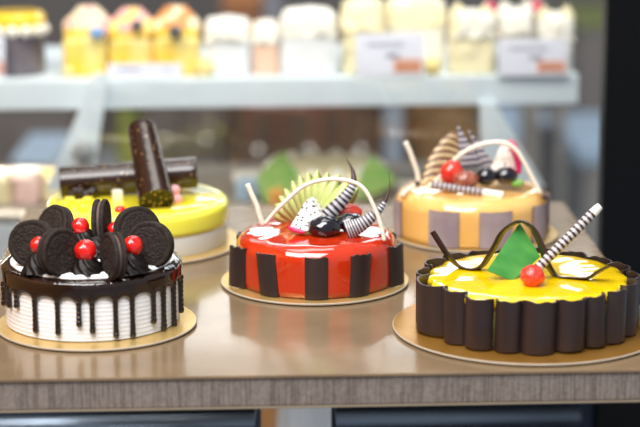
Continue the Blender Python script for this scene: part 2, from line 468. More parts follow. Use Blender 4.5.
# cookies
def cookie_mesh():
    out = []
    NRr, NT = 26, 120; R0 = .0232; T = .0046
    for side in (1, -1):
        bm = bmesh.new(); z0 = side*.0018
        rings = []
        for j in range(NRr+1):
            r = R0*(j/NRr)
            ring = []
            for i in range(NT):
                a = 2*PI*i/NT; q = r/R0; h = T
                if q > .93: h = T-.0012*((q-.93)/.07)**2
                elif q > .82: h = T-.0004+.0007*(math.cos(a*60) > 0)
                elif q > .76: h = T-.0007
                elif q > .46: h = T-.0002+.0006*(1 if (math.sin(a*12)*math.cos(q*40) > .25) else 0)
                elif q > .41: h = T+.0003
                else: h = T-.0004+.0005*(1 if abs(math.sin(a*2)) > .8 and q > .15 else 0)
                ring.append(bm.verts.new((r*math.cos(a), r*math.sin(a), z0+side*h)) if j else None)
            if j == 0: ring = [bm.verts.new((0, 0, z0+side*(T-.0004)))]*NT
            rings.append(ring)
        edge = [bm.verts.new((R0*1.005*math.cos(2*PI*i/NT), R0*1.005*math.sin(2*PI*i/NT), z0+side*.0004)) for i in range(NT)]
        inn = [bm.verts.new((R0*.9*math.cos(2*PI*i/NT), R0*.9*math.sin(2*PI*i/NT), z0)) for i in range(NT)]
        rings += [edge, inn]
        for A, B in zip(rings, rings[1:]):
            for i in range(NT):
                j = (i+1) % NT
                vs = [A[i], A[j], B[j], B[i]]
                if A[i] is A[j]: vs = [A[i], B[j], B[i]]
                f = bm.faces.new(vs); f.smooth = True
        bm.faces.new(inn)
        out.append(bm)
    return out
cookies = [  # px, py of the centre, local y depth, facing yaw (deg, 0 = camera, + = to the right), tilt back, label
    (33, 243.5, -.036, -14, 10, 'round dark cookie facing forward at the far left of the drip cake'),
    (59.5, 252.5, -.064, 40, 8, 'dark cookie at the front of the drip cake, just left of the front cherry'),
    (55, 228, .052, -52, 22, 'half-hidden dark cookie leaning behind the two left cookies on the drip cake'),
    (101.5, 222, .060, 80, 2, 'dark sandwich cookie seen nearly edge-on at the back of the drip cake'),
    (113.5, 256.5, -.069, -70, 3, 'dark sandwich cookie seen nearly edge-on at the front, right of the front cherry'),
    (137, 229.5, .030, 18, 14, 'dark cookie standing behind the right-hand forward-facing cookie on the drip cake'),
    (150, 245, -.030, -20, 10, 'round dark cookie facing forward at the far right of the drip cake'),
]
wa, wb_, = cookie_mesh()
proto = None
for i, (px, py, yl, yaw, tilt, lab) in enumerate(cookies):
    p = at_y(px, py, LC.y+yl)
    if proto is None:
        root = thing('sandwich_cookie', lab, 'cookie', p, 'dark sandwich cookies on the drip cake'); proto = root
        obj('wafer', wa, COOKIE, root); obj('wafer', wb_, COOKIE, root)
        bm = bmesh.new(); lathe(bm, [(0, -.0018), (.0208, -.0018), (.0214, 0), (.0208, .0018), (0, .0018)], 64)
        obj('filling', bm, COOKCREAM, root)
    else:
        root = proto.copy(); col.objects.link(root)
        for ch in list(proto.children):
            c2 = ch.copy(); col.objects.link(c2); c2.parent = root
        root.location = p; root['label'] = lab
    # disc normal: local +z -> towards camera (-y), yawed, tilted
    root.rotation_euler = (Matrix.Rotation(R(yaw)+facing(LC)*.8, 3, 'Z') @ Matrix.Rotation(R(90-tilt), 3, 'X') @ Matrix.Rotation(R(35*i), 3, 'Z')).to_euler()

# rosettes (parts) and cherries (things)
ros = [(38, 265, 0), (84, 243, 0), (87, 274, 0), (131, 268, 0), (116, 243, 0), (96, 256, 0)]
cher = [(39, 245.5, .0085), (80.5, 226.5, .0092), (85.7, 251, .0108), (133, 245.8, .0098), (115.5, 230, .0085)]
cyl = [-.054, .045, -.060, -.052, .050, 0]
for i, (px, py, _) in enumerate(ros):
    yl = cyl[i]; zc = LH+.003
    x = at_y(px, py, LC.y+yl).x-LC.x
    bm = bmesh.new(); rosette(bm, (x, yl-(.003 if yl < 0 and i != 2 else 0), zc), (.015, .0185, .0172, .0185, .0185, .0185)[i], .0205)
    obj('rosette', bm, PIPED, cake)
clabs = ['red cherry peeking between the two left cookies on the drip cake', 'red cherry at the back of the drip cake, left of the edge-on cookie',
         'large red cherry at the front centre of the drip cake', 'red cherry in front of the far right cookie on the drip cake',
         'red cherry mostly hidden behind the right cookies on the drip cake']
for i, (px, py, r) in enumerate(cher):
    yl = cyl[i]; p = at_y(px, py, LC.y+yl)
    bm = bmesh.new(); ellipsoid(bm, (0, 0, 0), (r, r, r*1.02), 36, rough=.08, sc=30)
    for v in bm.verts:                                   # dimple where the stalk was
        d = Vector((v.co.x-.25*r, v.co.y+.55*r, v.co.z-.75*r)).length/r
        v.co *= 1-.10*math.exp(-(d/.28)**2)
    o = obj('cherry', bm, CHERRY, None, p); tag(o, clabs[i], 'cherry', 'cherries on the drip cake')

# ------------------------------------------------------------------ 2 red glazed cake, middle
RC = at_z(316.5, 282, 0); RC.z = BH
RR, RH = .0850, .0535
board('cake_board', 'gold cake board under the red glazed cake', at_z(315, 282, 0), .100, GOLD)
red = thing('red_glazed_cake', 'shiny red glazed cake ringed by spaced dark chocolate slabs', 'cake', RC, 'whole cakes on the table')
bm = bmesh.new()
def redw(r, z, a):
    f = 1+.006*noise.noise(Vector((math.cos(a)*3, math.sin(a)*3, z*60)))
    return r*f, z+(.0008*noise.noise(Vector((r*60*math.cos(a), r*60*math.sin(a), 5))) if z > RH*.7 else 0)
lathe(bm, body_profile(RR, RH, .017, steps=12, crown=.003), 128, rf=redw)
obj('body', bm, REDGLAZE, red)
def slab(r, ang, w, h, t, bulge, tilt=0, yaw=0, z0=.001, jag=.0012, seed=0, n=14, mi=None):
    """curved chocolate slab standing against a cake side; ang measured from the camera-facing direction"""
    bm = bmesh.new(); A = []; B = []
    for i in range(n+1):
        u = i/n*2-1; x = u*w/2; y = -(r+bulge*(1-u*u))
        top = h+jag*noise.noise(Vector((u*2.3, seed*7.1, 0)))*2
        for lst, dy in ((A, 0), (B, t)):
            cols = []
            for k in range(5):
                z = z0+(top-z0)*k/4; cols.append(bm.verts.new((x+tilt*(z-h/2), y+dy, z)))
            lst.append(cols)
    for i in range(n):
        for k in range(4):
            bm.faces.new((A[i][k], A[i+1][k], A[i+1][k+1], A[i][k+1])).smooth = True
            bm.faces.new((B[i][k], B[i][k+1], B[i+1][k+1], B[i+1][k])).smooth = True
        bm.faces.new((A[i][4], A[i+1][4], B[i+1][4], B[i][4])); bm.faces.new((A[i][0], B[i][0], B[i+1][0], A[i+1][0]))
    for i in (0, n):
        for k in range(4): bm.faces.new((A[i][k], A[i][k+1], B[i][k+1], B[i][k]))
    M = Matrix.Rotation(ang, 4, 'Z') @ Matrix.Translation((0, -r, 0)) @ Matrix.Rotation(yaw, 4, 'Z') @ Matrix.Translation((0, r, 0))
    for v in bm.verts: v.co = M @ v.co
    return bm
for k, (d, tl, yd_) in enumerate([(-67, .05, 24), (-36.5, -.10, 0), (0, 0, 0), (32, .05, 0), (70, -.06, -18), (107, 0, 0), (143, 0, 0), (180, 0, 0), (-144, 0, 0), (-108, 0, 0)]):
    bm = slab(RR+(.0005 if not yd_ else .005), R(d)+facing(RC), .0238, .0445, .0022, .003, tl, R(yd_), seed=k)
    obj('chocolate_slab', bm, CHOCPANEL, red, auto=40)

def garnish(name, bm, mats, label, cat, group=None, auto=None):
    o = obj(name, bm, mats, None, None, auto); recentre(o); return tag(o, label, cat, group)

def path_px(pts, y0, y1=None):
    """points traced at given depths: [(px,py[,y])]"""
    out = []
    for i, p in enumerate(pts):
        y = p[2] if len(p) > 2 else y0+(y1-y0 if y1 is not None else 0)*i/(len(pts)-1)
        out.append(at_y(p[0], p[1], y))
    return out

ry = RC.y
bm = bmesh.new(); tube(bm, spline(path_px([(265, 224), (275, 212), (285, 202), (304, 186), (326, 179.5), (349, 181), (364, 189), (375, 209), (381, 226), (384.5, 241)], ry-.020, ry-.045), 60), .0022, 12)
garnish('chocolate_arch', bm, WCHOC, 'thin white chocolate arch spanning the fruit on the red cake', 'chocolate decoration', 'white chocolate strands on the red cake')
bm = bmesh.new(); tube(bm, spline(path_px([(247.5, 184), (252, 195), (257, 206), (259, 214), (263, 225)], ry-.010, ry-.012), 30), .0028, 12)
garnish('chocolate_stick', bm, WCHOC, 'short bent white chocolate stick rising at the left of the red cake', 'chocolate decoration', 'white chocolate strands on the red cake')

# fan of green fruit slices
fan_tips = [(274, 214), (277, 206), (281, 198.5), (286, 192), (293, 184.5), (300, 179.5), (308, 176), (317, 174.5), (327, 176.5), (338, 178), (348, 184), (356, 191)]
fb = (312, 226)
for k, (tx, ty) in enumerate(fan_tips):
    yd = ry+.030-.0022*k*.6
    tip = at_y(312+(tx-312)*1.06, 226+(ty-226)*1.10, yd+.006); bx = fb[0]+(k-5.5)*1.7
    base = at_y(bx, fb[1]-2, yd-.006)
    if base.z < RC.z+RH-.004: base.z = RC.z+RH-.002
    d = tip-base; L = d.length; ax = d.normalized(); nrm = Vector((.35, -1, .35)); nrm = (nrm-ax*nrm.dot(ax)).normalized(); s = ax.cross(nrm)
    bm = bmesh.new(); n = 14; rows = []
    for i in range(n+1):
        t = i/n; w = .0078*min(1, .45+t/.3)*(1-max(0, (t-.66)/.34)**1.8)+.0002
        c = base+ax*(L*t)+nrm*(.004*math.sin(PI*t))
        rows.append([bm.verts.new(c-s*w), bm.verts.new(c+nrm*.0011), bm.verts.new(c+s*w), bm.verts.new(c-nrm*.0011)])
    for i in range(n):
        for q in range(4):
            f = bm.faces.new((rows[i][q], rows[i][(q+1) % 4], rows[i+1][(q+1) % 4], rows[i+1][q])); f.smooth = True
            f.material_index = 1 if q == 1 else 0
    bm.faces.new(rows[0]); bm.faces.new(rows[-1][::-1])
    nm = ['lowest at the left end', 'second from the left end', 'third from the left end', 'fourth from the left end', 'fifth from the left end', 'sixth from the left end',
          'just left of its peak', 'at its peak', 'just right of its peak', 'fourth from the right end', 'second from the right end', 'last at the right end'][k]
    if k == 9: nm = 'third from the right end'
    garnish('fruit_slice', bm, [GREENFRUIT, GREENEDGE], 'pale green fruit slice in the fan on the red cake, '+nm, 'fruit slice', 'fanned green fruit slices on the red cake')

# dragon fruit wedge
def wedge(P, back, mats, edge=None):
    bm = bmesh.new(); A = [bm.verts.new(p) for p in P]; B = [bm.verts.new(Vector(p)+Vector(back)) for p in P]
    bm.faces.new(A); bm.faces.new(B[::-1]); k = len(P)
    for i in range(k):
        f = bm.faces.new((A[i], B[i], B[(i+1) % k], A[(i+1) % k]))
        if edge is not None and i in edge: f.material_index = 1
    bmesh.ops.bevel(bm, geom=list(bm.edges), offset=.0012, segments=3, profile=.6, affect='EDGES')
    smooth(bm)
    return bm
bm = wedge([at_y(289.5, 227, ry-.028), at_y(305, 231.5, ry-.036), at_y(327, 224, ry-.022), at_y(309, 197.5, ry-.006), at_y(304, 203, ry-.010)], (.006, .016, -.002), None, edge=(0, 4))
for f in bm.faces:
    c = f.calc_center_median()
f0 = garnish('dragon_fruit_wedge', bm, [DRAGON, DRAGON], 'white dragon fruit wedge with black seeds on the red cake', 'fruit', auto=50)
bm = bmesh.new(); tube(bm, spline(path_px([(288.5, 227.5, ry-.030), (296, 230.5, ry-.034), (305, 232.5, ry-.037)], 0), 12), lambda t: .0016+.0012*math.sin(PI*t), 10)
rind = obj('rind', bm, PINK, None); rind.parent = f0; rind.matrix_parent_inverse = Matrix.Translation(-Vector(f0.location))
tag(rind, 'pink rind')

# black fruit, strawberry
def berry(name, px, py, y, r, m, label, cat, group=None, rough=.05, rot=None):
    bm = bmesh.new(); ellipsoid(bm, (0, 0, 0), r, 36, rough=rough, rot=rot)
    return tag(obj(name, bm, m, None, at_y(px, py, y)), label, cat, group)
berry('black_grape', 324.5, 227, ry-.032, (.0175, .015, .0122), GRAPE, 'glossy black grape at the front of the red cake, before the dragon fruit', 'grape', 'black grapes on the red cake', .1)
berry('black_grape', 349, 221.5, ry-.012, (.015, .013, .0095), GRAPE, 'glossy black grape behind the lower striped shard on the red cake', 'grape', 'black grapes on the red cake', .1)
bm = bmesh.new(); ellipsoid(bm, (0, 0, 0), (.0175, .011, .0100), 32, rough=.08)
tag(obj('strawberry', bm, STRAW, None, at_y(346, 212.5, ry+.002)), 'red strawberry piece behind the black grapes on the red cake', 'strawberry')

# striped shards (curled feathers)
def shard(name, pts, width, label, group, mats, nseg, dark_from=1.0, flip=1, sidev=(0, -.3, 1)):
    S = spline(pts, nseg+1); bm = bmesh.new()
    strip(bm, S, width, .0010, lambda t, T: T.cross(Vector((0, -1, .15)))*flip, mfun=lambda i: 2 if i/nseg > dark_from else i % 2, back=None)
    return garnish(name, bm, mats, label, 'chocolate decoration', group)
shard('chocolate_feather', path_px([(324, 220, ry-.016), (332, 211, ry-.015), (342, 201, ry-.013), (349, 192, ry-.010), (353.5, 183, ry-.004), (353, 172, ry+.002), (349.5, 164, ry+.008), (345.5, 157, ry+.012)], 0),
      lambda t: .0165*math.sin(PI*min(1, .30+t*.62))**1.0*(1-t)**1.15+.0022*(1-t)+.0005, 'striped chocolate feather with dark curled tip, upper of two on the red cake', 'striped chocolate feathers on the red cake',
      [STRIPED, STRIPEW, STRIPEB], 34, .56)
shard('chocolate_feather', path_px([(346, 231, ry-.040), (354, 228, ry-.040), (363, 223.5, ry-.040), (373, 216, ry-.038), (381, 208, ry-.034), (386.5, 198, ry-.028), (389.5, 186, ry-.020), (389, 172, ry-.012)], 0),
      lambda t: .0200*math.sin(PI*min(1, .34+t*.6))**1.0*(1-t)**1.4+.0022*(1-t)+.0005, 'striped chocolate feather curving up at the right, lower of two on the red cake', 'striped chocolate feathers on the red cake',
      [STRIPED, STRIPEW, STRIPEB], 46, .66)

# ------------------------------------------------------------------ 3 yellow cake ringed with chocolate, front right
YC = at_z(526.5, 328, 0); YC.z = BH
YR, YH = .0965, .0500
board('cake_board', 'large coppery gold cake board under the front right yellow cake', at_z(528, 327.5, 0), .1325, GOLDDEEP)
yel = thing('yellow_cake', 'yellow glazed cake fully ringed by dark chocolate curls, at front right', 'cake', YC, 'whole cakes on the table')
bm = bmesh.new()
def yw_(r, z, a): return r*(1+.008*noise.noise(Vector((math.cos(a)*3, math.sin(a)*3, z*40)))), z
pr = body_profile(YR-.003, YH-.006, .004); lathe(bm, pr, 128, rf=yw_)
obj('body', bm, YELCREAM, yel)
bm = bmesh.new()
def yg(r, z, a):
    e = (r/YR)**4
    return r*(1+.012*e*math.cos(20*a+.6)+.012*e*noise.noise(Vector((math.cos(a)*5, math.sin(a)*5, 1)))), z+.0007*noise.noise(Vector((r*45*math.cos(a), r*45*math.sin(a), 9)))
lathe(bm, [(0, YH-.014), (YR-.004, YH-.014), (YR, YH-.010), (YR+.0008, YH-.005), (YR-.001, YH-.002), (YR-.004, YH-.0002), (YR-.010, YH+.0006)]+[((YR-.010)*(1-k/8), YH+.0006+.001*(1-(1-k/8)**2)) for k in range(1, 9)], 160, rf=yg)
obj('glaze', bm, YELGLAZE, yel)
def curl(r, ang, rad, half, h, t, z0, tilt):
    """half-pipe chocolate curl, bulging outwards"""
    bm = bmesh.new(); n = 20; A = []; B = []
    for i in range(n+1):
        b = -half+2*half*i/n
        top = h+.0018*noise.noise(Vector((b*1.8, ang*9, 0)))
        bot = z0+(.0010*noise.noise(Vector((b*1.5, ang*5, 3))))
        for lst, q in ((A, rad), (B, rad-t)):
            x = q*math.sin(b); y = -(r+q*math.cos(b)-rad*.55)
            lst.append([bm.verts.new((x+tilt*(z-h/2), y, z)) for z in (bot, bot+(top-bot)*.33, bot+(top-bot)*.66, top)])
    for i in range(n):
        for k in range(3):
            bm.faces.new((A[i][k], A[i+1][k], A[i+1][k+1], A[i][k+1])).smooth = True
            bm.faces.new((B[i][k], B[i][k+1], B[i+1][k+1], B[i+1][k])).smooth = True
        bm.faces.new((A[i][3], A[i+1][3], B[i+1][3], B[i][3])); bm.faces.new((A[i][0], B[i][0], B[i+1][0], A[i+1][0]))
    for i in (0, n):
        for k in range(3): bm.faces.new((A[i][k], A[i][k+1], B[i][k+1], B[i][k]))
    M = Matrix.Rotation(ang, 4, 'Z')
    for v in bm.verts: v.co = M @ v.co
    return bm
angs = []
edges = [415, 436.5, 460.5, 492, 521.5, 558.5, 588.5, 611, 629, 638.5]
ea = [math.asin(max(-1, min(1, (x-526.5)/112.5))) for x in edges]
for a, b in zip(ea, ea[1:]): angs.append(((a+b)/2, b-a))
rest0 = ea[-1]; rest = 2*PI-(ea[-1]-ea[0]); nrest = 10
for k in range(nrest): angs.append((rest0+rest*(k+.5)/nrest, rest/nrest))
for k, (a, wa_) in enumerate(angs):
    hw = wa_*.105/2*random.uniform(.90, 1.0); half = R(random.uniform(70, 84)); rad = hw/math.sin(half)
    bm = curl(YR+.0035+random.uniform(-.001, .0018), a+facing(YC), rad, half, .0518+random.uniform(-.0016, .0012), .0018, .0006+random.uniform(0, .003), random.uniform(-.05, .05))
    obj('chocolate_curl', bm, CHOCPANEL, yel, auto=40)

# green sheet leaning on the cake: quad on one tilted plane
def onplane(px, py, p, n):
    d = ray(px, py); n = Vector(n); return CAM+d*((Vector(p)-CAM).dot(n)/d.dot(n))
top = YC.z+YH+.0008
A = at_z(513, 280.5, top)
gn = Vector((.35, -1, .55)).normalized()
P = [onplane(*q, A, gn) for q in ((513, 281), (540.5, 256.5), (520, 222.5), (487, 270.5))]
bm = bmesh.new(); plate(bm, P, gn, .0016, 0, 1)
bmesh.ops.bevel(bm, geom=[e for e in bm.edges], offset=.0004, segments=2, affect='EDGES')
garnish('chocolate_sheet', bm, [GREENCHOC, GREENPALE], 'shiny green square chocolate sheet leaning on the front right yellow cake', 'chocolate decoration')
p = at_z(532.5, 286.5, top)
bm = bmesh.new(); ellipsoid(bm, (0, 0, 0), (.0112, .0112, .0105), 36, rough=.14, sc=50)
tag(obj('sugared_cherry', bm, CHERRYS, None, p+Vector((0, .002, .0098))), 'red sugared cherry on the front right yellow cake, at the foot of the striped stick', 'cherry')
# striped stick
q0 = p+Vector((.002, .012, .014)); q0 = at_y(537, 269, YC.y-.027); q1 = at_y(600, 206, YC.y-.006)
S = [q0.lerp(q1, i/66) for i in range(67)]
bm = bmesh.new(); tube(bm, S, lambda t: .0047 if t < .86 else .0047-.0012*((t-.86)/.14)**2, 18, mfun=lambda i: 2 if i >= 58 else (i//2 % 2))
garnish('rolled_wafer', bm, [STRIPEB, STRIPEW, TIPW], 'brown and white striped stick with white tip rising from the front right yellow cake', 'wafer stick', auto=40)
# ribbon wave
yy = YC.y
rib = [(432.5, 231.5), (436, 237), (441, 245), (447, 254), (456, 264), (465, 271.5), (474, 273.5), (482, 266), (489, 256), (496, 244), (502, 233), (512, 224.5), (522, 221.5), (532, 228), (538, 238), (543, 250), (548, 265), (557, 276.5), (570, 282), (587, 278), (598, 272), (608, 266.5)]
ys = lambda x: yy+.016-(x-470)/100*.036
pts = [at_y(a, b, ys(a)) for a, b in rib]
for q in pts: q.z = max(q.z, top+.0012)
bm = bmesh.new(); strip(bm, spline(pts, 110), .0115, .0012, lambda t, T: Vector((.12, 1, .25))+T.cross(Vector((0, -1, 0)))*.75)
garnish('chocolate_ribbon', bm, CHOCPANEL, 'wavy dark chocolate ribbon looping across the front right yellow cake', 'chocolate decoration')

# ------------------------------------------------------------------ 4 caramel cake, back right
OC = at_z(471, 234, 0); OC.z = BH
OR, OH = .0885, .0535
board('cake_board', 'gold cake board under the caramel glazed cake', at_z(474.5, 234.5, 0), .0975, GOLD)
car = thing('caramel_cake', 'caramel orange glazed cake with mauve wafer squares around its side', 'cake', OC, 'whole cakes on the table')
bm = bmesh.new(); lathe(bm, body_profile(OR, OH, .018, steps=12, crown=.003), 128, rf=redw)
obj('body', bm, CARAMEL, car)
for k, (d, w) in enumerate([(-75, .034), (-20.5, .0365), (18.5, .0385), (63, .036), (103, .036), (142, .036), (181, .036), (-142, .036), (-110, .03)]):
    bm = slab(OR, R(d)+facing(OC), w, .0425, .0016, .0045, 0, seed=k+20, jag=.0005)
    for f in bm.faces:
        if len(f.verts) == 4 and not f.smooth: f.material_index = 1
    obj('wafer_square', bm, [MAUVE, MAUVEEDGE], car, auto=40)
oy = OC.y; OT = OC.z+OH
G4 = 'white chocolate strands on the caramel cake'
bm = bmesh.new(); tube(bm, spline(path_px([(405.5, 142), (410, 152), (414, 163), (417, 172), (419, 184)], oy-.018), 24), .0030, 12)
garnish('chocolate_stick', bm, WCHOC, 'short white chocolate stick leaning at the left of the caramel cake', 'chocolate decoration', G4)
bm = bmesh.new(); tube(bm, spline(path_px([(420, 183), (413, 187), (406, 191), (402, 196)], oy-.02, oy-.035), 24), .0024, 12)
garnish('chocolate_stick', bm, WCHOC, 'white chocolate strand curving down the left shoulder of the caramel cake', 'chocolate decoration', G4)
bm = bmesh.new(); tube(bm, spline(path_px([(427, 188), (437, 180), (448, 168), (459, 156), (472, 148), (488, 143), (505, 143), (516, 150), (524, 162), (533, 179), (541, 194)], oy-.026, oy-.040), 60), .0026, 12)
garnish('chocolate_arch', bm, WCHOC, 'thin white chocolate arch spanning the fruit on the caramel cake', 'chocolate decoration', G4)
for k, (px, py, nm) in enumerate([(417.5, 183.5, 'small dark chocolate bead at the left edge of the caramel cake'), (544.5, 197, 'small dark chocolate bead at the right edge of the caramel cake')]):
    berry('chocolate_bead', px, py, oy-.030-.012*k, (.0032,)*3, CHOC, nm, 'chocolate bead', 'chocolate beads on the caramel cake')
# apple fan: curved slices stacked
af = [((422.0, 184.9), (428.5, 178.4), (442.3, 177.7), (450.5, 181.0)), ((423.9, 177.0), (431.8, 170.5), (447.2, 170.5), (457.0, 174.4)), ((425.9, 169.2), (435.1, 162.6), (449.8, 162.6), (460.7, 167.9)), ((429.2, 161.3), (437.7, 155.1), (452.1, 155.7), (461.3, 162.6)), ((434.1, 152.5), (443.3, 147.5), (455.4, 150.2), (462.0, 157.4)), ((440.3, 144.3), (448.5, 140.7), (457.4, 144.9), (462.0, 152.1)), ((447.2, 138.0), (453.8, 136.4), (459.7, 141.0), (462.6, 146.9))]
for k, tr in enumerate(af):
    yd = oy-.016+.0062*k
    S = spline([at_y(*q, yd+.002*i) for i, q in enumerate(tr)], 18); bm = bmesh.new()
    wf = lambda t: .0058*math.sin(PI*min(1, .16+.76*t))**.5+.0008
    strip(bm, S, wf, .0035, lambda t, T: T.cross(Vector((0, -1, .1))))
    up_ = [S[i]+(S[min(i+1, 17)]-S[max(i-1, 0)]).normalized().cross(Vector((0, 1, -.1)))*(-.5*wf(i/17)) for i in range(18)]
    if up_[8].z < S[8].z: up_ = [2*S[i]-up_[i] for i in range(18)]
    nm = ['lowest slice', 'second slice from the bottom', 'third slice from the bottom', 'middle slice, fourth from the bottom', 'third slice from the top', 'second slice from the top', 'topmost slice'][k]
    sl = garnish('apple_slice', bm, [APPLE], 'brown-edged apple slice fanned on the caramel cake, '+nm, 'fruit slice', 'fanned apple slices on the caramel cake')
    bm = bmesh.new(); tube(bm, up_, lambda t: .0010+.0016*math.sin(PI*t), 8)
    sk = obj('skin', bm, APPLESKIN, sl); sk.matrix_parent_inverse = Matrix.Translation(-Vector(sl.location)); tag(sk, 'brown skin edge')
berry('strawberry', 452, 173, oy-.030, (.0135, .011, .0150), STRAW, 'red strawberry between apple fan and black grapes on the caramel cake', 'strawberry', None, .1)
berry('fig_piece', 466, 180, oy-.042, (.0150, .010, .0105), FIG, 'brownish red seeded fig piece before the strawberry on the caramel cake', 'fruit', None, .1)
berry('black_grape', 486, 176.5, oy-.036, (.0115, .011, .0112), GRAPE, 'black grape in the middle of the caramel cake, left of its pair', 'grape', 'black grapes on the caramel cake')
berry('black_grape', 506, 175.5, oy-.032, (.0135, .011, .0105), GRAPE, 'black grape in the middle of the caramel cake, right of its pair', 'grape', 'black grapes on the caramel cake')
berry('green_fruit_dice', 517, 183, oy-.034, (.0080, .006, .0045), GREENPALE, 'small green fruit piece right of the black grapes on the caramel cake', 'fruit', None, .1)
def tri_shard(P, label, nst):
    a, b, c = P; bm = bmesh.new()
    n = (b-a).cross(c-a).normalized()
    if n.y > 0: n = -n
    rows = [(a.lerp(b, i/nst), a.lerp(c, i/nst)) for i in range(nst+1)]
    for i in range(nst):
        p0, q0_ = rows[i]; p1, q1_ = rows[i+1]
        poly = [p0, q0_, q1_, p1] if i else [p0, q1_, p1]
        plate(bm, poly, n, .0012, i % 2)
    garnish('chocolate_shard', bm, [STRIPEM, STRIPEG], label, 'chocolate decoration', 'striped chocolate shards on the caramel cake')
tri_shard([at_y(457, 123.5, oy-.004), at_y(461, 168, oy-.012), at_y(484, 166, oy-.012)], 'grey striped pointed shard behind the strawberry on the caramel cake', 15)
tri_shard([at_y(467, 127.5, oy+.006), at_y(484, 170, oy-.002), at_y(498, 168, oy-.002)], 'grey striped pointed shard behind the black grapes on the caramel cake', 15)
bm = wedge([at_y(490, 170, oy-.020), at_y(516, 172, oy-.022), at_y(513, 148, oy-.006), at_y(500, 147, oy-.006)], (.002, .014, 0), None)
f1 = garnish('dragon_fruit_wedge', bm, DRAGONB, 'speckled pale dragon fruit wedge behind the grapes on the caramel cake', 'fruit', auto=50)
bm = bmesh.new(); strip(bm, spline(path_px([(509, 141), (514, 148), (518, 160), (519, 174)], oy-.012, oy-.024), 16), lambda t: .009*math.sin(PI*(.25+.6*t)), .004, lambda t, T: T.cross(Vector((0, -1, 0))))
rind = obj('rind', bm, PINK, None); rind.parent = f1; rind.matrix_parent_inverse = Matrix.Translation(-Vector(f1.location)); tag(rind, 'bright magenta rind')
q0 = at_y(432, 185, oy-.040); q1 = at_y(503, 195.5, oy-.060)
q0.z = max(q0.z, OT+.005)
bm = bmesh.new(); tube(bm, [q0.lerp(q1, i/30) for i in range(31)], .0047, 16, mfun=lambda i: 2 if i > 21 else i % 2)
garnish('rolled_wafer', bm, [STRIPEB, STRIPEG, TIPW], 'finely striped stick with white end lying on the caramel cake', 'wafer stick', auto=40)

# ------------------------------------------------------------------ 5 lemon cake with chocolate rolls, back left
KC = at_z(139, 242, 0); KC.z = BH
KR, KH = .1035, .0490
board('cake_board', 'gold cake board under the pale yellow cake with chocolate rolls', at_z(139, 243, 0), .1175, GOLD)
lem = thing('lemon_cake', 'pale yellow glazed cake with white band, topped by two crossed chocolate rolls', 'cake', KC, 'whole cakes on the table')
bm = bmesh.new(); lathe(bm, [(0, 0), (KR-.0015, 0), (KR-.001, .001), (KR-.001, .026), (0, .026)], 128)
obj('white_band', bm, SATIN, lem, auto=40)
bm = bmesh.new()
pf = [(KR-.004, .0225), (KR, .0230), (KR+.0008, .028)]+[(KR-.007+.0078*math.cos(PI/2*k/8), KH-.008+.008*math.sin(PI/2*k/8)) for k in range(9)]
lathe(bm, [(0, .0225)]+pf, 128); lathe(bm, [(KR-.0068, KH-.00005), (KR-.012, KH-.0006), (.06, KH-.0006), (.03, KH-.0006), (0, KH-.0006)], 128)
obj('glaze', bm, LEMONSIDE, lem)
bm = bmesh.new(); lathe(bm, [(KR-.010, KH-.001), (KR-.011, KH+.0004), (.06, KH+.0008), (.03, KH+.001), (0, KH+.001)], 96)
obj('jelly_top', bm, LEMON, lem)
ky = KC.y; KT = KC.z+KH
def roll(px0, py0, y0, px1, py1, y1, r, label, tap):
    q0 = at_y(px0, py0, y0); q1 = at_y(px1, py1, y1); d = (q1-q0); L = d.length
    root = thing('chocolate_roll', label, 'chocolate roll', q0, 'printed chocolate rolls on the lemon cake')
    root.rotation_euler = d.to_track_quat('Z', 'Y').to_euler()
    bm = bmesh.new()
    lathe(bm, [(r-.002, .004), (r-.002, 0), (r-.0004, -.0003), (r, .0005)]+[(r*(1-tap*k/20)*(1+.008*math.sin(k*2.1)), .0005+(L-.001)*k/20) for k in range(21)]+[(r*(1-tap)-.0004, L+.0003), (r*(1-tap)-.002, L), (r*(1-tap)-.002, L-.004)], 48)
    obj('tube', bm, ROLL, root, auto=50)
    for z, rr in ((.003, r-.0018), (L-.003, r*(1-tap)-.0018)):
        bm = bmesh.new(); lathe(bm, [(0, z-.001), (rr, z-.001), (rr, z+.001), (0, z+.001)], 40)
        obj('end_disc', bm, ROLLEND, root, auto=40)
    return root
roll(61, 182.5, ky+.012, 196.5, 172.5, ky+.020, .0180, 'dark printed chocolate roll lying across the lemon cake', 0)
roll(156.5, 201, ky-.066, 141.5, 128, ky+.020, .0202, 'dark printed chocolate roll propped upright over the lying roll, end towards the front', .2)
GK = 'small toppings on the lemon cake'
berry('red_pearl', 120, 210, at_z(120, 212, KT).y, (.0062, .0058, .0052), CHERRY, 'small red sweet at the front of the lemon cake', 'sweet', None, .1)
berry('pink_pearl', 177, 199.5, at_z(177, 203, KT).y, (.0066,)*3, PEARLP, 'pink pearl beside the propped roll, lower one', 'sweet', 'pink pearls on the lemon cake')
berry('pink_pearl', 175, 190, at_z(175, 199, KT+.004).y, (.0060,)*3, PEARLP, 'pink pearl beside the propped roll, upper one', 'sweet', 'pink pearls on the lemon cake')
def cube_at(name, px, py, s, m, label, cat, group=None, z=KT, rz=.4):
    c = at_z(px, py, z); bm = bmesh.new(); box(bm, (-s[0]/2, -s[1]/2, 0), (s[0]/2, s[1]/2, s[2]), bev=.0015, seg=3); smooth(bm)
    o = obj(name, bm, m, None, c); o.rotation_euler = (0, 0, rz); return tag(o, label, cat, group)
cube_at('white_cube', 117.5, 201, (.011, .011, .013), WCHOC, 'white marshmallow cube between the two rolls on the lemon cake', 'sweet')
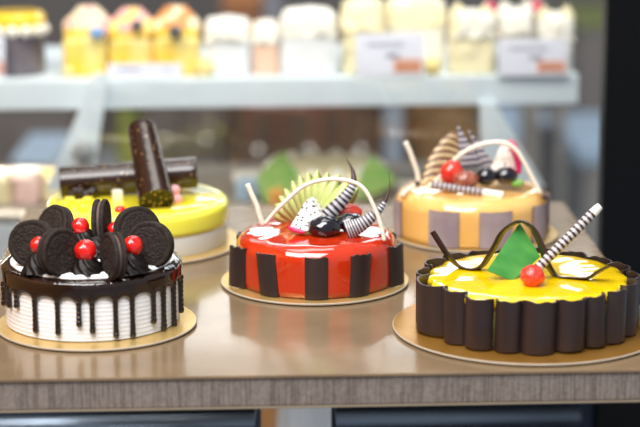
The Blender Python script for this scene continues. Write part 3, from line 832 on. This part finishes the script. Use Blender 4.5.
for k, (px, py) in enumerate([(70, 203), (79, 206), (88, 203), (97, 206), (64, 208), (84, 211)]):
    cube_at('jelly_cube', px, py, (.011, .010, .007), CRUMB, ['yellow jelly cube at the back of the cluster left of the rolls', 'yellow jelly cube in the middle of the cluster left of the rolls', 'yellow jelly cube behind the middle of the cluster',
            'yellow jelly cube at the right end of the cluster left of the rolls', 'yellow jelly cube at the left end of the cluster on the lemon cake', 'yellow jelly cube at the front of the cluster left of the rolls'][k], 'sweet', 'yellow jelly cubes on the lemon cake', rz=k*.7)
bm = bmesh.new()
c = at_z(84, 200, KT)
for k in range(9):
    ellipsoid(bm, (c.x+random.uniform(-.013, .013), c.y+random.uniform(-.005, .005), KT+.008+random.uniform(-.002, .003)), (.0055, .005, .005), 14, rough=.3)
garnish('chocolate_crumble', bm, CHOC, 'small dark chocolate cluster under the lying roll on the lemon cake', 'chocolate decoration')

# ------------------------------------------------------------------ pastries on the upper shelf
PW = mat('pastry_white', (.88, .84, .76), .5, bump=.4, bscale=60)
PWR = mat('pastry_wrap', (.84, .85, .88), .2, coat=.5, coat_rough=.1, bump=.5, bscale=40)
PCREAM = mat('pastry_cream', (.90, .80, .52), .5, bump=.4, bscale=60)
PYEL = mat('pastry_yellow', (.93, .60, .03), .3, coat=.3, color2=(.93, .78, .30), cscale=34, stretch=(1, 1, .3))
PYELT = mat('pastry_yellow_top', (.95, .62, .02), .2, coat=.6)
PDARK = mat('trifle_dark', (.045, .035, .055), .3, coat=.5, color2=(.15, .12, .14), cscale=30)
PPINK = mat('petal_pink', (.88, .45, .42), .5)
PPALE = mat('petal_pale', (.90, .74, .52), .5)
PORANGE = mat('petal_orange', (.86, .40, .10), .5, color2=(.75, .28, .08), cscale=60)
PBLUE = mat('blue_candy', (.16, .34, .66), .4)
LEMF = mat('lemon_ball', (.92, .74, .30), .45)
PEACH = mat('peach_layer', (.85, .55, .40), .5)
SY = .878
def shelf_z(): return SHZ
def rblock(name, x0, x1, ytop, y, depth, m, parent, z0=None, bev=.008, bump=.05, dome=.15, sx=0):
    """rounded soft block sized from its left/right/top outline at depth y"""
    a = at_y(x0, 80, y); b = at_y(x1, 80, y); t = at_y((x0+x1)/2, ytop, y)
    w = b.x-a.x; z0 = SHZ if z0 is None else z0; h = t.z-z0
    bm = bmesh.new(); bmesh.ops.create_cube(bm, size=1)
    bmesh.ops.subdivide_edges(bm, edges=list(bm.edges), cuts=12, use_grid_fill=True)
    for v in bm.verts:
        p = Vector((v.co.x*2, v.co.y*2, v.co.z*2))
        # superellipse rounding
        q = Vector((p.x, p.y, p.z)); k = 6
        n = (abs(q.x)**k+abs(q.y)**k+max(0, q.z)**k)**(1/k)
        mx = max(abs(q.x), abs(q.y), max(0, q.z))
        f = mx/n if n else 1
        q = Vector((q.x*f, q.y*f, q.z*(f if q.z > 0 else 1)))
        q += q*bump*noise.noise(Vector((q.x*2.2+x0, q.y*2.2, q.z*2.2)))*(1 if q.z > -.9 else 0)
        v.co = Vector((q.x*w/2, q.y*depth/2, (q.z+1)/2*h+(dome*h*(1-q.x*q.x)*max(0, q.z)*.3)))
        if v.co.z < .0005: v.co.z = 0
    smooth(bm)
    base = Vector(((a.x+b.x)/2, y+depth/2, z0))
    return bm, base, w, h

def petals(bm, c, r, n, mi0, mi1, rows=3):
    for j in range(rows):
        for k in range(n-j*2):
            a = 2*PI*k/max(1, n-j*2)+j*.4; rr = r*(1-.3*j)
            ellipsoid(bm, (c[0]+rr*.7*math.cos(a), c[1]+rr*.5*math.sin(a), c[2]+r*.22*j), (r*.38, r*.30, r*.42), 12, mi=mi0 if (k+j) % 3 else mi1, rough=.2)
# 1 dark trifle cup
c = at_y(17, 80, SY+.035); c.z = SHZ
t = thing('trifle_cup', 'dark layered dessert with bright yellow top at the left end of the shelf', 'dessert', c)
bm = bmesh.new(); lathe(bm, [(0, 0), (.043, 0), (.0445, .004), (.0445, .066), (0, .066)], 48); obj('dessert_body', bm, PDARK, t, auto=40)
bm = bmesh.new(); lathe(bm, [(.044, .066), (.046, .070), (.046, .086), (.040, .093), (0, .094)], 48); obj('yellow_top', bm, PYELT, t, auto=40)
for k in range(7):
    a = -PI+.2+k*.47; bm = bmesh.new(); ellipsoid(bm, (.043*math.cos(a), .043*math.sin(a), .068), (.010, .010, .009), 16, rough=.3); obj('cream_dollop', bm, PW, t)
# 2 yellow pastries with cream flowers
ylab = ['yellow pastry with pink and cream flower, leftmost of three on the shelf', 'yellow pastry with yellow and pink flower, middle of three, behind the low card', 'yellow pastry with speckled orange flower, rightmost of three on the shelf']
for k, (x0, x1, yt, fx, fy, mp) in enumerate([(62, 107, 36, 89, 26, (PPALE, PPINK)), (108, 152, 38, 132, 27, (PPINK, PYEL)), (152, 200, 36, 176, 22, (PORANGE, PPALE))]):
    bm, base, w, h = rblock('p', x0, x1, yt, SY, .075, PYEL, None)
    t = thing('yellow_pastry', ylab[k], 'pastry', base, 'yellow pastries on the upper shelf')
    obj('cake_block', bm, PYEL, t)
    bm = bmesh.new(); box(bm, (-w/2+.003, -.034, h-.004), (w/2-.003, .034, h+.008), bev=.006, seg=3); smooth(bm); obj('glazed_top', bm, PYELT, t)
    bm = bmesh.new(); f = at_y(fx, fy, base.y); petals(bm, (f.x-base.x, -.004, h+.010), .036, 10, 0, 1, 3); obj('flower', bm, list(mp), t)
berry('blueberry', 97, 33, SY-.010, (.0120, .009, .0085), PBLUE, 'blue candy on the leftmost yellow pastry of the shelf', 'sweet')
berry('blackberry', 137, 26, SY-.010, (.0095,)*3, GRAPE, 'small black berry on the middle yellow pastry of the shelf', 'berry', 'black berries on the yellow pastries', .2)
berry('blackberry', 175.5, 32, SY-.012, (.0105,)*3, GRAPE, 'small black berry on the rightmost yellow pastry of the shelf', 'berry', 'black berries on the yellow pastries', .2)
# 3 cream slices
def slice_(name, x0, x1, yt, y, d, m, label, mtop=None, group='cream slices on the upper shelf', extra=None, z0=None, bump=.05):
    bm, base, w, h = rblock(name, x0, x1, yt, y, d, m, None, z0=z0, bump=bump)
    t = thing(name, label, 'pastry', base, group); obj('slice_body', bm, m, t)
    if mtop:
        bm = bmesh.new(); bb, _, _, _ = rblock('x', x0-.5, x1+.5, yt, y-.002, d+.004, m, None, z0=z0, bump=bump*1.6)
        for v in list(bb.verts):
            if v.co.z < h*.62: v.co.z = h*.62+.004*noise.noise(Vector((v.co.x*120, v.co.y*120, 0)))
        obj('cream_top', bb, mtop, t); bm.free()
    return t, base, w, h
slice_('cream_slice', 205, 250, 22, SY, .07, PWR, 'white cream slice in clear wrap, next to the yellow pastries', PW)
slice_('cream_slice', 252, 279, 26, SY+.01, .07, PEACH, 'narrow cream slice with peach coloured side, between two wrapped slices', PW)
slice_('cream_slice', 281, 337, 14, SY, .07, PWR, 'large wrapped white cream slice in the middle of the shelf', PW)
slice_('cream_slice', 342, 384, 6, SY+.01, .07, PCREAM, 'tall creamy yellow slice behind the middle price card', PCREAM, bump=.12)
slice_('cream_slice', 386, 446, 1, SY+.07, .08, PW, 'tall ivory cream slice set back behind the middle price card', PCREAM)
G5 = 'piped cream cakes at the right end of the shelf'
for k, (x0, x1, yt, m1, lab) in enumerate([(450, 495, 16, PCREAM, 'cream cake with piped swirl, leftmost of three at the right end of the shelf'), (499, 533, 14, PW, 'cream cake with tall white peak, middle of three at the right end'), (538, 573, 19, PW, 'white cream cake at the right end of the shelf, behind the price card')]):
    t, base, w, h = slice_('cream_cake', x0, x1, yt, SY+.005, .07, m1, lab, PW, G5, bump=.1)
    for q in (-.5, .15):
        bm = bmesh.new(); rosette(bm, (w*(q+.18), -.012, h-.002), .0135, .020); obj('dollop', bm, PCREAM if k != 1 else PW, t)
berry('cocktail_cherry', 490, 7, SY+.03, (.0095,)*3, mat('pink_cherry', (.75, .05, .12), .25, coat=.5), 'pink-red cherry between the left and middle piped cream cakes', 'cherry', 'cherries on the piped cream cakes')
berry('cocktail_cherry', 536, 6, SY+.03, (.0095,)*3, bpy.data.materials['pink_cherry'], 'pink-red cherry between the middle and right piped cream cakes', 'cherry', 'cherries on the piped cream cakes')
for px, lab in ((205, 'pale yellow cream ball on the shelf beside the wrapped slice'), (432.5, 'pale yellow cream ball on the shelf right of the middle price card'), (68, 'pale yellow cream ball at the foot of the leftmost yellow pastry')):
    r = .0135 if px != 68 else .008
    c = at_y(px, 75, SHY0+.02); c.z = SHZ+r*.98
    bm = bmesh.new(); ellipsoid(bm, (0, 0, 0), (r,)*3, 24, rough=.1); tag(obj('cream_ball', bm, LEMF, None, c), lab, 'sweet', 'cream balls on the shelf')
# price cards
def card(x0, x1, y0, y1, label, lines=2, stamp=True, tall=True, lean=.18):
    y = SHY0+.004
    a = at_y(x0, y1, y); b = at_y(x1, y1, y); t = at_y(x0, y0, y)
    w = b.x-a.x; h = (t.z-a.z)/math.cos(lean); base = Vector(((a.x+b.x)/2, y, SHZ+.0006))
    root = thing('price_card', label, 'price card', base, 'price cards on the upper shelf'); root.rotation_euler = (-lean, 0, R(1.5))
    bm = bmesh.new(); box(bm, (-w/2, 0, 0), (w/2, .0012, h), bev=.0004)
    obj('card', bm, CARD, root)
    bm = bmesh.new(); P = [(-w/2+.002, .0012, h), (w/2-.002, .0012, h), (w/2-.002, .024, .006), (-w/2+.002, .024, .006)]
    plate(bm, P, (0, 1, .5), .0008); obj('card_back', bm, CARD, root)
    bm = bmesh.new()
    for L in range(lines):
        zz = h*(.74-.25*L) if tall else h*.55; xs, xe = ((-.34, .22) if L == 0 else (-.05, .14)) if tall else (-.36, -.08)
        n = 46; tube(bm, [(w*(xs+(xe-xs)*i/n), -.0003, zz+h*.035*(math.sin(i*1.9)+.7*math.sin(i*.83+L))) for i in range(n+1)], .0009, 6)
    if not tall: tube(bm, [(w*(.27+.05*i/10), -.0003, h*.5+h*.09*math.sin(i*1.7)) for i in range(11)], .0005, 6)
    obj('handwriting', bm, INK, root)
    if stamp:
        bm = bmesh.new(); box(bm, (w*.06, -.0006, h*.10), (w*.46, .0002, h*.40)); s_ = obj('stamp', bm, STAMP, root)
        bm = bmesh.new(); n = 40; tube(bm, [(w*(.09+.34*i/n), -.0008, h*.31+h*.03*math.sin(i*2.1)) for i in range(n+1)], .0006, 6)
        obj('stamp_print', bm, CARD, s_)
        bm = bmesh.new(); tube(bm, [(w*(.09+.34*i/n), -.0008, h*.17+h*.02*math.sin(i*2.3)) for i in range(n+1)], .0008, 6)
        obj('stamp_print', bm, STAMPD, s_)
    return root
card(-12, 5, 40, 81, 'white card cut by the left picture edge, before the dark dessert', stamp=True)
card(108, 182, 67, 81, 'low long white card in front of the yellow pastries', lines=1, stamp=False, tall=False)
card(356, 424, 37, 79, 'white price card with orange stamp in front of the tall yellow slice')
card(498, 568, 42, 78, 'white price card with orange stamp before the right-hand cream cakes')
# orange carton & bottle glimpsed behind the shelf
c0 = at_y(224, 40, 1.6); c1 = at_y(256, 8, 1.6)

# ------------------------------------------------------------------ lower shelf
LY = .90
GL = 'pastries on the lower shelf'
def low_block(x0, x1, yt, y, m, lab, top=None, name='pastry_piece'):
    bm, base, w, h = rblock(name, x0, x1, yt, y, .07, m, None, z0=DZ, bump=.12)
    t = thing(name, lab, 'pastry', base, GL); obj('slice_body', bm, m, t)
    bm = bmesh.new()
    for k in range(4): ellipsoid(bm, (w*(-.36+.24*k), -.01, h), (.011, .013, .009), 14, rough=.3)
    obj('cream_top', bm, top or PW, t)
low_block(-28, 6, 178, LY, PCREAM, 'cream pastry on the lower shelf at the left picture edge', PW)
low_block(8, 36, 177, LY, mat('pale_pink', (.92, .66, .62), .5), 'pink topped pastry on the lower shelf, between two pale ones', PW)
low_block(38, 62, 178, LY, PCREAM, 'pale yellow pastry on the lower shelf nearest the lemon cake', PYEL)
cc = at_y(325, 203, 1.0); cc.z = DZ
t = thing('cream_round_cake', 'cream cake on the lower shelf glimpsed behind the red cake', 'cake', cc)
bm = bmesh.new(); lathe(bm, body_profile(.098, .040, .012), 64); obj('body', bm, PCREAM, t)
bm = bmesh.new()
for k in range(14):
    a = 2*PI*k/14; rosette(bm, (.082*math.cos(a), .082*math.sin(a), .038), .014, .012)
obj('piping', bm, PW, t)
n = Vector((.1, -1, .25)).normalized()
def green_leaf(poly, y, label):
    A = at_y(*poly[0], y); P = [onplane(*q, A, n) for q in poly]
    bm = bmesh.new(); plate(bm, P, n, .0025, 0, 1); garnish('chocolate_sheet', bm, [GREENPALE, GREENCHOC], label, 'chocolate decoration', 'green chocolate sheets behind the red cake')
green_leaf([(264, 203), (298, 203), (299, 176), (283, 150), (270, 163), (256, 178)], 0.885, 'pale green pointed chocolate sheet behind the red cake, the left one')
green_leaf([(358, 200), (392, 186), (396, 178), (371, 154), (360, 176)], 0.89, 'green pointed chocolate sheet behind the red cake, the right one')
cube_at('orange_slice', 277, 206, (.018, .016, .026), PORANGE, 'small orange piece at the foot of the left green sheet', 'fruit', None, DZ)
low_block(234, 258, 180, LY+.02, mat('blue_white_box', (.42, .58, .78), .4), 'pale blue box on the lower shelf left of the green sheet', PW, 'cake_box')
low_block(400, 430, 190, LY+.04, PCREAM, 'pale pastry on the lower shelf glimpsed left of the caramel cake', PW)

# ------------------------------------------------------------------ shop beyond: cabinets, tables, chairs
def bg_box(name, x0, x1, ytop, ybot, y, d, m, label, cat, group=None, floor=True, doors=0, legs=False):
    a = at_y(x0, ytop, y); b = at_y(x1, ytop, y); z1 = a.z; z0 = FLOORZ if floor else at_y(x0, ybot, y).z
    c = Vector(((a.x+b.x)/2, y+d/2, z0)); w = b.x-a.x; h = z1-z0
    root = thing(name, label, cat, c, group)
    bm = bmesh.new()
    if legs:
        box(bm, (-w/2, -d/2, h-.05), (w/2, d/2, h), bev=.006); obj('table_top', bm, m[0], root)
        for sx in (-1, 1):
            for sy in (-1, 1):
                bm = bmesh.new(); box(bm, (sx*(w/2-.06)-.03, sy*(d/2-.06)-.03, 0), (sx*(w/2-.06)+.03, sy*(d/2-.06)+.03, h-.05), bev=.004); obj('leg', bm, m[1], root)
        return root
    box(bm, (-w/2, -d/2, 0), (w/2, d/2, h), bev=.01); obj('body', bm, m[0], root)
    bm = bmesh.new(); box(bm, (-w/2-.01, -d/2-.012, h), (w/2+.01, d/2, h+.02), bev=.004); obj('top', bm, m[-1], root)
    for k in range(doors):
        ww = w/doors; bm = bmesh.new(); box(bm, (-w/2+ww*k+.015, -d/2-.018, .06), (-w/2+ww*(k+1)-.015, -d/2, h-.03), bev=.005); dd = obj('door', bm, m[0], root)
        bm = bmesh.new(); box(bm, (-w/2+ww*(k+1)-.06, -d/2-.035, h*.5), (-w/2+ww*(k+1)-.045, -d/2-.018, h*.7), bev=.004); obj('handle', bm, STEEL, dd)
    return root
BROWN = mat('brown_cabinet', (.17, .10, .065), .5, color2=(.12, .075, .05), cscale=4)
AMBER = mat('amber_wood', (.26, .15, .06), .5, color2=(.20, .11, .05), cscale=4)
GREYB = mat('grey_brown', (.20, .17, .155), .6)
DKGREY = mat('dark_grey', (.05, .048, .055), .6)
BGBLUE = mat('pale_blue_box', (.46, .58, .72), .5)
BEIGE = mat('beige_post', (.36, .32, .28), .6)
GREENB = mat('olive_bin', (.22, .25, .06), .6)
bg_box('brown_cabinet', 228, 382, 60, 200, 2.7, .5, (BROWN, BROWN), 'low brown cabinet in the shop beyond the shelf, centre', 'cabinet', doors=3)
bg_box('wood_counter', 408, 476, 60, 200, 2.6, .5, (AMBER, AMBER), 'amber wooden counter in the shop beyond, left of the right bracket', 'cabinet', doors=1)
bg_box('grey_cabinet', -60, 74, 110, 155, 3.2, .5, (GREYB, GREYB), 'grey brown cabinet in the shop beyond at far left', 'cabinet', doors=2)
bg_box('storage_box', 16, 54, 166, 195, 2.3, .3, (BGBLUE, BGBLUE), 'pale blue box standing in the shop beyond at left', 'box')
bg_box('olive_bin', 116, 134, 106, 190, 2.2, .2, (GREENB, GREENB), 'olive green bin in the shop beyond the left bracket', 'bin')
bg_box('sideboard', 142, 226, 60, 200, 3.0, .4, (GREYB, BROWN), 'grey brown sideboard in the shop beyond, left of the brown cabinet', 'cabinet', doors=2)
bg_box('blue_grey_post', 384, 404, 100, 200, 2.4, .08, (mat('post_blue', (.28, .34, .42), .5),)*2, 'blue grey post between the two wooden cabinets beyond the shelf', 'post')
bg_box('cafe_table', 500, 564, 140, 190, 3.6, .6, (BGBLUE, BEIGE), 'pale blue topped table with beige legs in the shop beyond at right', 'table', 'cafe tables in the shop beyond', legs=True)
bg_box('cafe_table', 576, 640, 148, 190, 3.6, .6, (BGBLUE, BEIGE), 'pale topped table beside the black post in the shop beyond', 'table', 'cafe tables in the shop beyond', legs=True)
bg_box('beige_post', 526, 544, -30, 190, 3.1, .1, (BEIGE, BEIGE), 'tall beige post in the shop beyond, right of the shelf end', 'post', 'posts in the shop beyond')
bg_box('beige_post', 556, 568, 60, 190, 3.25, .1, (BEIGE, BEIGE), 'thinner beige post in the shop beyond, next to the tall one', 'post', 'posts in the shop beyond')
bg_box('black_stool', 545, 556, 140, 190, 2.9, .12, (DKGREY, DKGREY), 'narrow black stool between the two beige posts', 'stool')
bg_box('side_table', 578, 640, 28, 60, 4.6, .5, (GREYB, GREENB), 'grey side table with olive top beside the black post at upper right', 'table')
bg_box('orange_box', 224, 257, 8, 40, 3.7, .4, (mat('orange_carton', (.55, .20, .05), .5),)*2, 'orange carton seen above the wrapped cream slices', 'box')
bg_box('steel_post', 264, 280, -30, 80, 3.4, .1, (mat('pale_post', (.36, .38, .45), .5),)*2, 'pale grey post above the wrapped cream slices', 'post')

# ------------------------------------------------------------------ light
w = bpy.data.worlds.new('world'); scene.world = w; w.use_nodes = True
w.node_tree.nodes['Background'].inputs['Color'].default_value = (.92, .95, 1, 1)
w.node_tree.nodes['Background'].inputs['Strength'].default_value = .40
def area(name, loc, target, sx, sy, power, colr):
    l = bpy.data.lights.new(name, 'AREA'); l.shape = 'RECTANGLE'; l.size = sx; l.size_y = sy; l.energy = power; l.color = colr
    o = bpy.data.objects.new(name, l); col.objects.link(o); o.location = loc
    o.rotation_euler = (Vector(target)-Vector(loc)).to_track_quat('-Z', 'Y').to_euler(); return o
area('ceiling_panel', (-.5, -1.3, 1.9), (0, 0, 0), 1.8, 1.2, 95, (1, .985, .97))
area('ceiling_panel_back', (-.1, .2, 1.9), (0, 0, 0), 1.2, .6, 14, (1, .95, .88))
area('shelf_tube', (-.20, .64, .42), (-.20, .90, .03), 1.3, .05, 3.6, (1, .94, .85))
area('shelf_tube_lower', (-.62, 1.0, .034), (-.60, .93, -.2), .42, .04, 4.5, (1, .92, .80))
area('lower_shelf_fill', (-.02, .90, .034), (-.02, .93, -.2), 1.0, .03, .3, (1, .93, .82))  # added fill without a fixture, brightens the green sheets on the lower shelf
area('glaze_reflection_panel_left', (-.05, 1.40, .43), (-.05, 0, .25), .62, .13, 1.3, (1, .97, .95))  # added unseen panel, gives the glazed tops their white reflections
area('glaze_reflection_panel_right', (.62, 1.40, .43), (.5, 0, .25), .36, .13, .8, (1, .97, .95))  # second added panel, for the reflection right of centre on the yellow glaze
area('shop_ceiling', (.5, 3.2, 2.2), (.5, 3.0, -.8), 2.5, 1.5, 52, (.85, .93, 1))

vs = scene.view_settings
vs.view_transform = 'Standard'; vs.look = 'None'; vs.gamma = 1; vs.use_curve_mapping = False; vs.exposure = 0
scene.cycles.use_denoising = True
scene.cycles.max_bounces = 10; scene.cycles.transparent_max_bounces = 12
scene.cycles.caustics_reflective = False; scene.cycles.caustics_refractive = False
